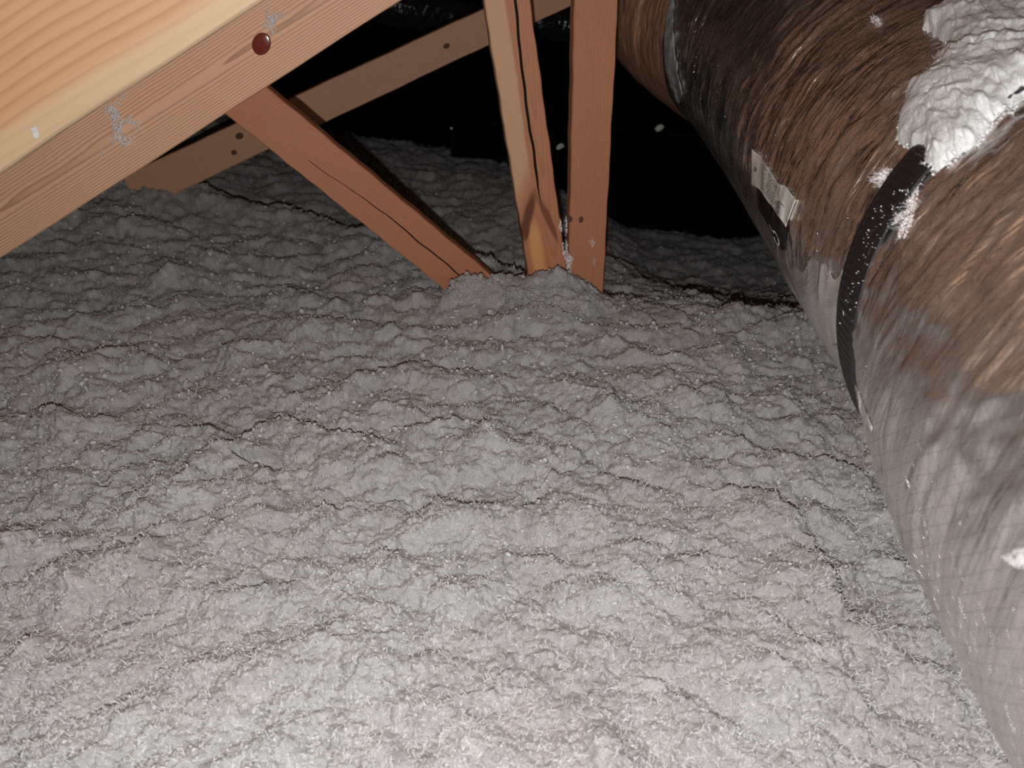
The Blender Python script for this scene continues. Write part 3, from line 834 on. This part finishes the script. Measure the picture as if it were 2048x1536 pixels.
for (u0, u1, v0, v1) in ((.62, .80, .62, .66), (.60, .80, .70, .75), (.60, .80, .80, .84), (.62, .80, .89, .93), (.70, .86, .55, .58), (.07, .12, .45, .49), (.07, .12, .52, .56)):
    patch('print_bar', between(LT, LM, v0, v1, u0, u1), 6, 1, BV_DUCT, .0043, M_INK, lab, thick=.0001)
def ringfn(cx, cy, rx, ry, rot, w, a0, a1):
    def fn(u, v):
        a = a0 + (a1 - a0) * u; k = 1 + (v - .5) * w
        x = rx * k * math.cos(a); y = ry * k * math.sin(a)
        return q_((cx + x * math.cos(rot) - y * math.sin(rot), cy + x * math.sin(rot) + y * math.cos(rot)))
    return fn
patch('print_logo', ringfn(492, 1248, 22, 92, -.32, .34, -2.2, 3.4), 30, 1, BV_DUCT, .0045, M_PAPER, blk, thick=.0001, label='pale curled loop printed on the black panel')
patch('print_logo', ringfn(430, 1110, 14, 50, -.45, .4, 1.2, 4.2), 14, 1, BV_DUCT, .0045, M_PAPER, blk, thick=.0001)
# foil tape on the bend of the duct
def t_(p): return (p[0] / 6.98 + 1250, p[1] / 6.98)
TLf = [t_(p) for p in [(690, -120), (650, 60), (605, 220), (580, 400), (568, 600), (572, 800), (590, 980), (650, 1160), (712, 1290), (770, 1420)]]
TRt = [t_(p) for p in [(750, -120), (712, 40), (700, 220), (700, 400), (715, 600), (738, 800), (760, 980), (800, 1160), (838, 1290), (790, 1420)]]
tape = patch('foil_tape', between(TLf, TRt), 90, 10, BV_DUCT, .004, M_TAPE, duct_e, 'shiny crinkled aluminium tape', thick=.0008, uvs=(.45, .05), rough=.007)

M_END_REFL = foil_mat('end_reflection_foil', (.86, .85, .84), .24, False, .5, .5)  # silver jacket end; its reflection of the bright fill is put into the colour
CL = [(1572, 548), (1604, 612), (1648, 692), (1694, 778), (1746, 862)]
CR = [(1688, 540), (1688, 620), (1694, 690), (1714, 770), (1747, 856)]
def jacket_end(u, v):
    x, y = between(CL, CR)(u, v); k = (1 - u) ** 6
    return x, y + k * (16 * math.sin(v * 9) + 9 * math.sin(v * 23 + 1) - 26 * (1 - v))
patch('bright_jacket_end', jacket_end, 60, 30, BV_DUCT, .0012, M_END_REFL, duct_e, 'smooth silver foil collar beside the lower end of the strap', thick=.0006, uvs=(.3, .1), rough=.0)

# resin drop and knots on the timber
def blob(name, px, py, rx, ry, rz, bv, mat, parent, label=None, rot=0.0, sub=3):
    h = hit(bv, px, py); p, n, t = h
    V, F = ico(sub)
    mwp = parent.matrix_world; X_ = Vector((mwp[0][0], mwp[1][0], mwp[2][0])); Y_ = Vector((mwp[0][1], mwp[1][1], mwp[2][1]))
    ax = X_ * math.cos(rot) + Y_ * math.sin(rot); ay = Y_ * math.cos(rot) - X_ * math.sin(rot)
    W = np.array(p) + V[:, :1] * rx * np.array(ax) + V[:, 1:2] * ry * np.array(ay) + V[:, 2:] * rz * np.array(NRM)
    inv = np.array(mwp.inverted()); W = W @ inv[:3, :3].T + inv[:3, 3]
    o = fast_mesh(name, W, F, mat, smooth=True, parent=parent)
    if label: o['label'] = label
    return o
blob('resin_drop', 523, 88, .0215, .0165, .0018, BV_CH, M_RESIN, chord, 'dark red glossy resin drop', .45)
M_KNOT = simple('knot', (.10, .04, .02), .7)
for (x, y, a, b_) in ((1141, 438, .0085, .006), (1162, 439, .0075, .0055), (1139, 416, .005, .0035)):
    blob('knot', x, y, a, b_, .0006, BV_POST, M_KNOT, post)
BV_FAR = bvh_of(far)
for (x, y, a, b_) in ((479, 272, .012, .009), (468, 305, .009, .007), (893, 92, .010, .007)):
    blob('knot', x, y, a, b_, .0006, BV_FAR, M_KNOT, far)

# black plastic-wrapped duct crossing far behind, and a dark board with pale crumbs
pb0 = ray(700, 2); pb1 = ray(1290, 75)
A_ = pb0 * (3.1 / pb0.y); B_ = pb1 * (3.1 / pb1.y)
STB = [tuple(A_ + (B_ - A_) * t) + (.07,) for t in (0, .2, .4, .6, .75, .88)]
STB = [(x, y + .03 * math.sin(i * 2), z + .012 * math.cos(i * 1.7), r) for i, (x, y, z, r) in enumerate(STB)]
def wr2(S, A, R):
    k = sstep(5.4, 2 * math.pi, A)
    g_ = lambda v: .006 * (.5 - np.abs(pn(S * 40, v * 20, 71)) * 2) + .004 * (.5 - np.abs(pn(S * 70 + v * 20, v * 40, 72)) * 2)
    return g_(A * .085) * (1 - k) + g_((A - 2 * math.pi) * .085) * k
Pb, Tb, ub, *_ = tube(STB, 160, 90, wr2)
bd = fast_mesh('black_duct', Pb.reshape(-1, 3), Tb, M_BLACK)
tag(bd, 'black plastic-wrapped duct crossing the dark background near the top', 'duct')
def dark_at(px, py, Y): d = ray(px, py); return d * (Y / d.y)
M_DKW = simple('background_dark_wood', (.007, .005, .004), .95, 0, .1)  # background darkness put into the board's colour so its edges vanish
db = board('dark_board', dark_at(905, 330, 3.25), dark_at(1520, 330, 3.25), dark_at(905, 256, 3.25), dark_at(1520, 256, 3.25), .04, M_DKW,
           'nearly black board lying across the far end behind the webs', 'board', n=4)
BV_DB = bvh_of(db)
for k, (x, y, r) in enumerate(((905, 257, .006), (1119, 292, .015), (1318, 258, .014), (985, 312, .007), (1001, 306, .006))):
    h = hit(BV_DB, x, y)
    if h is None: continue
    V_, F_ = ico(2)
    c = np.array(h[0] + h[1] * r * .5)
    o = fast_mesh('debris_crumb', V_ * np.array([1.5, .8, 1.0]) * r * (1 + .3 * pn(V_[:, 0] * 2 + k * 5, V_[:, 1] * 2 + V_[:, 2], 4)[:, None]), F_, M_CRUMB)
    o.location = c; o.rotation_euler = (0, rng.uniform(-.8, .8), 0)
    tag(o, ['tiny pale crumb on the dark board left of the slanting web', 'pale crumb between the slanting web and the post', 'pale crumb just under the duct bend, right of the post',
            'dim tiny crumb touching the left edge of the slanting web, lower one', 'dim tiny crumb touching the left edge of the slanting web, upper one'][k], 'crumb')
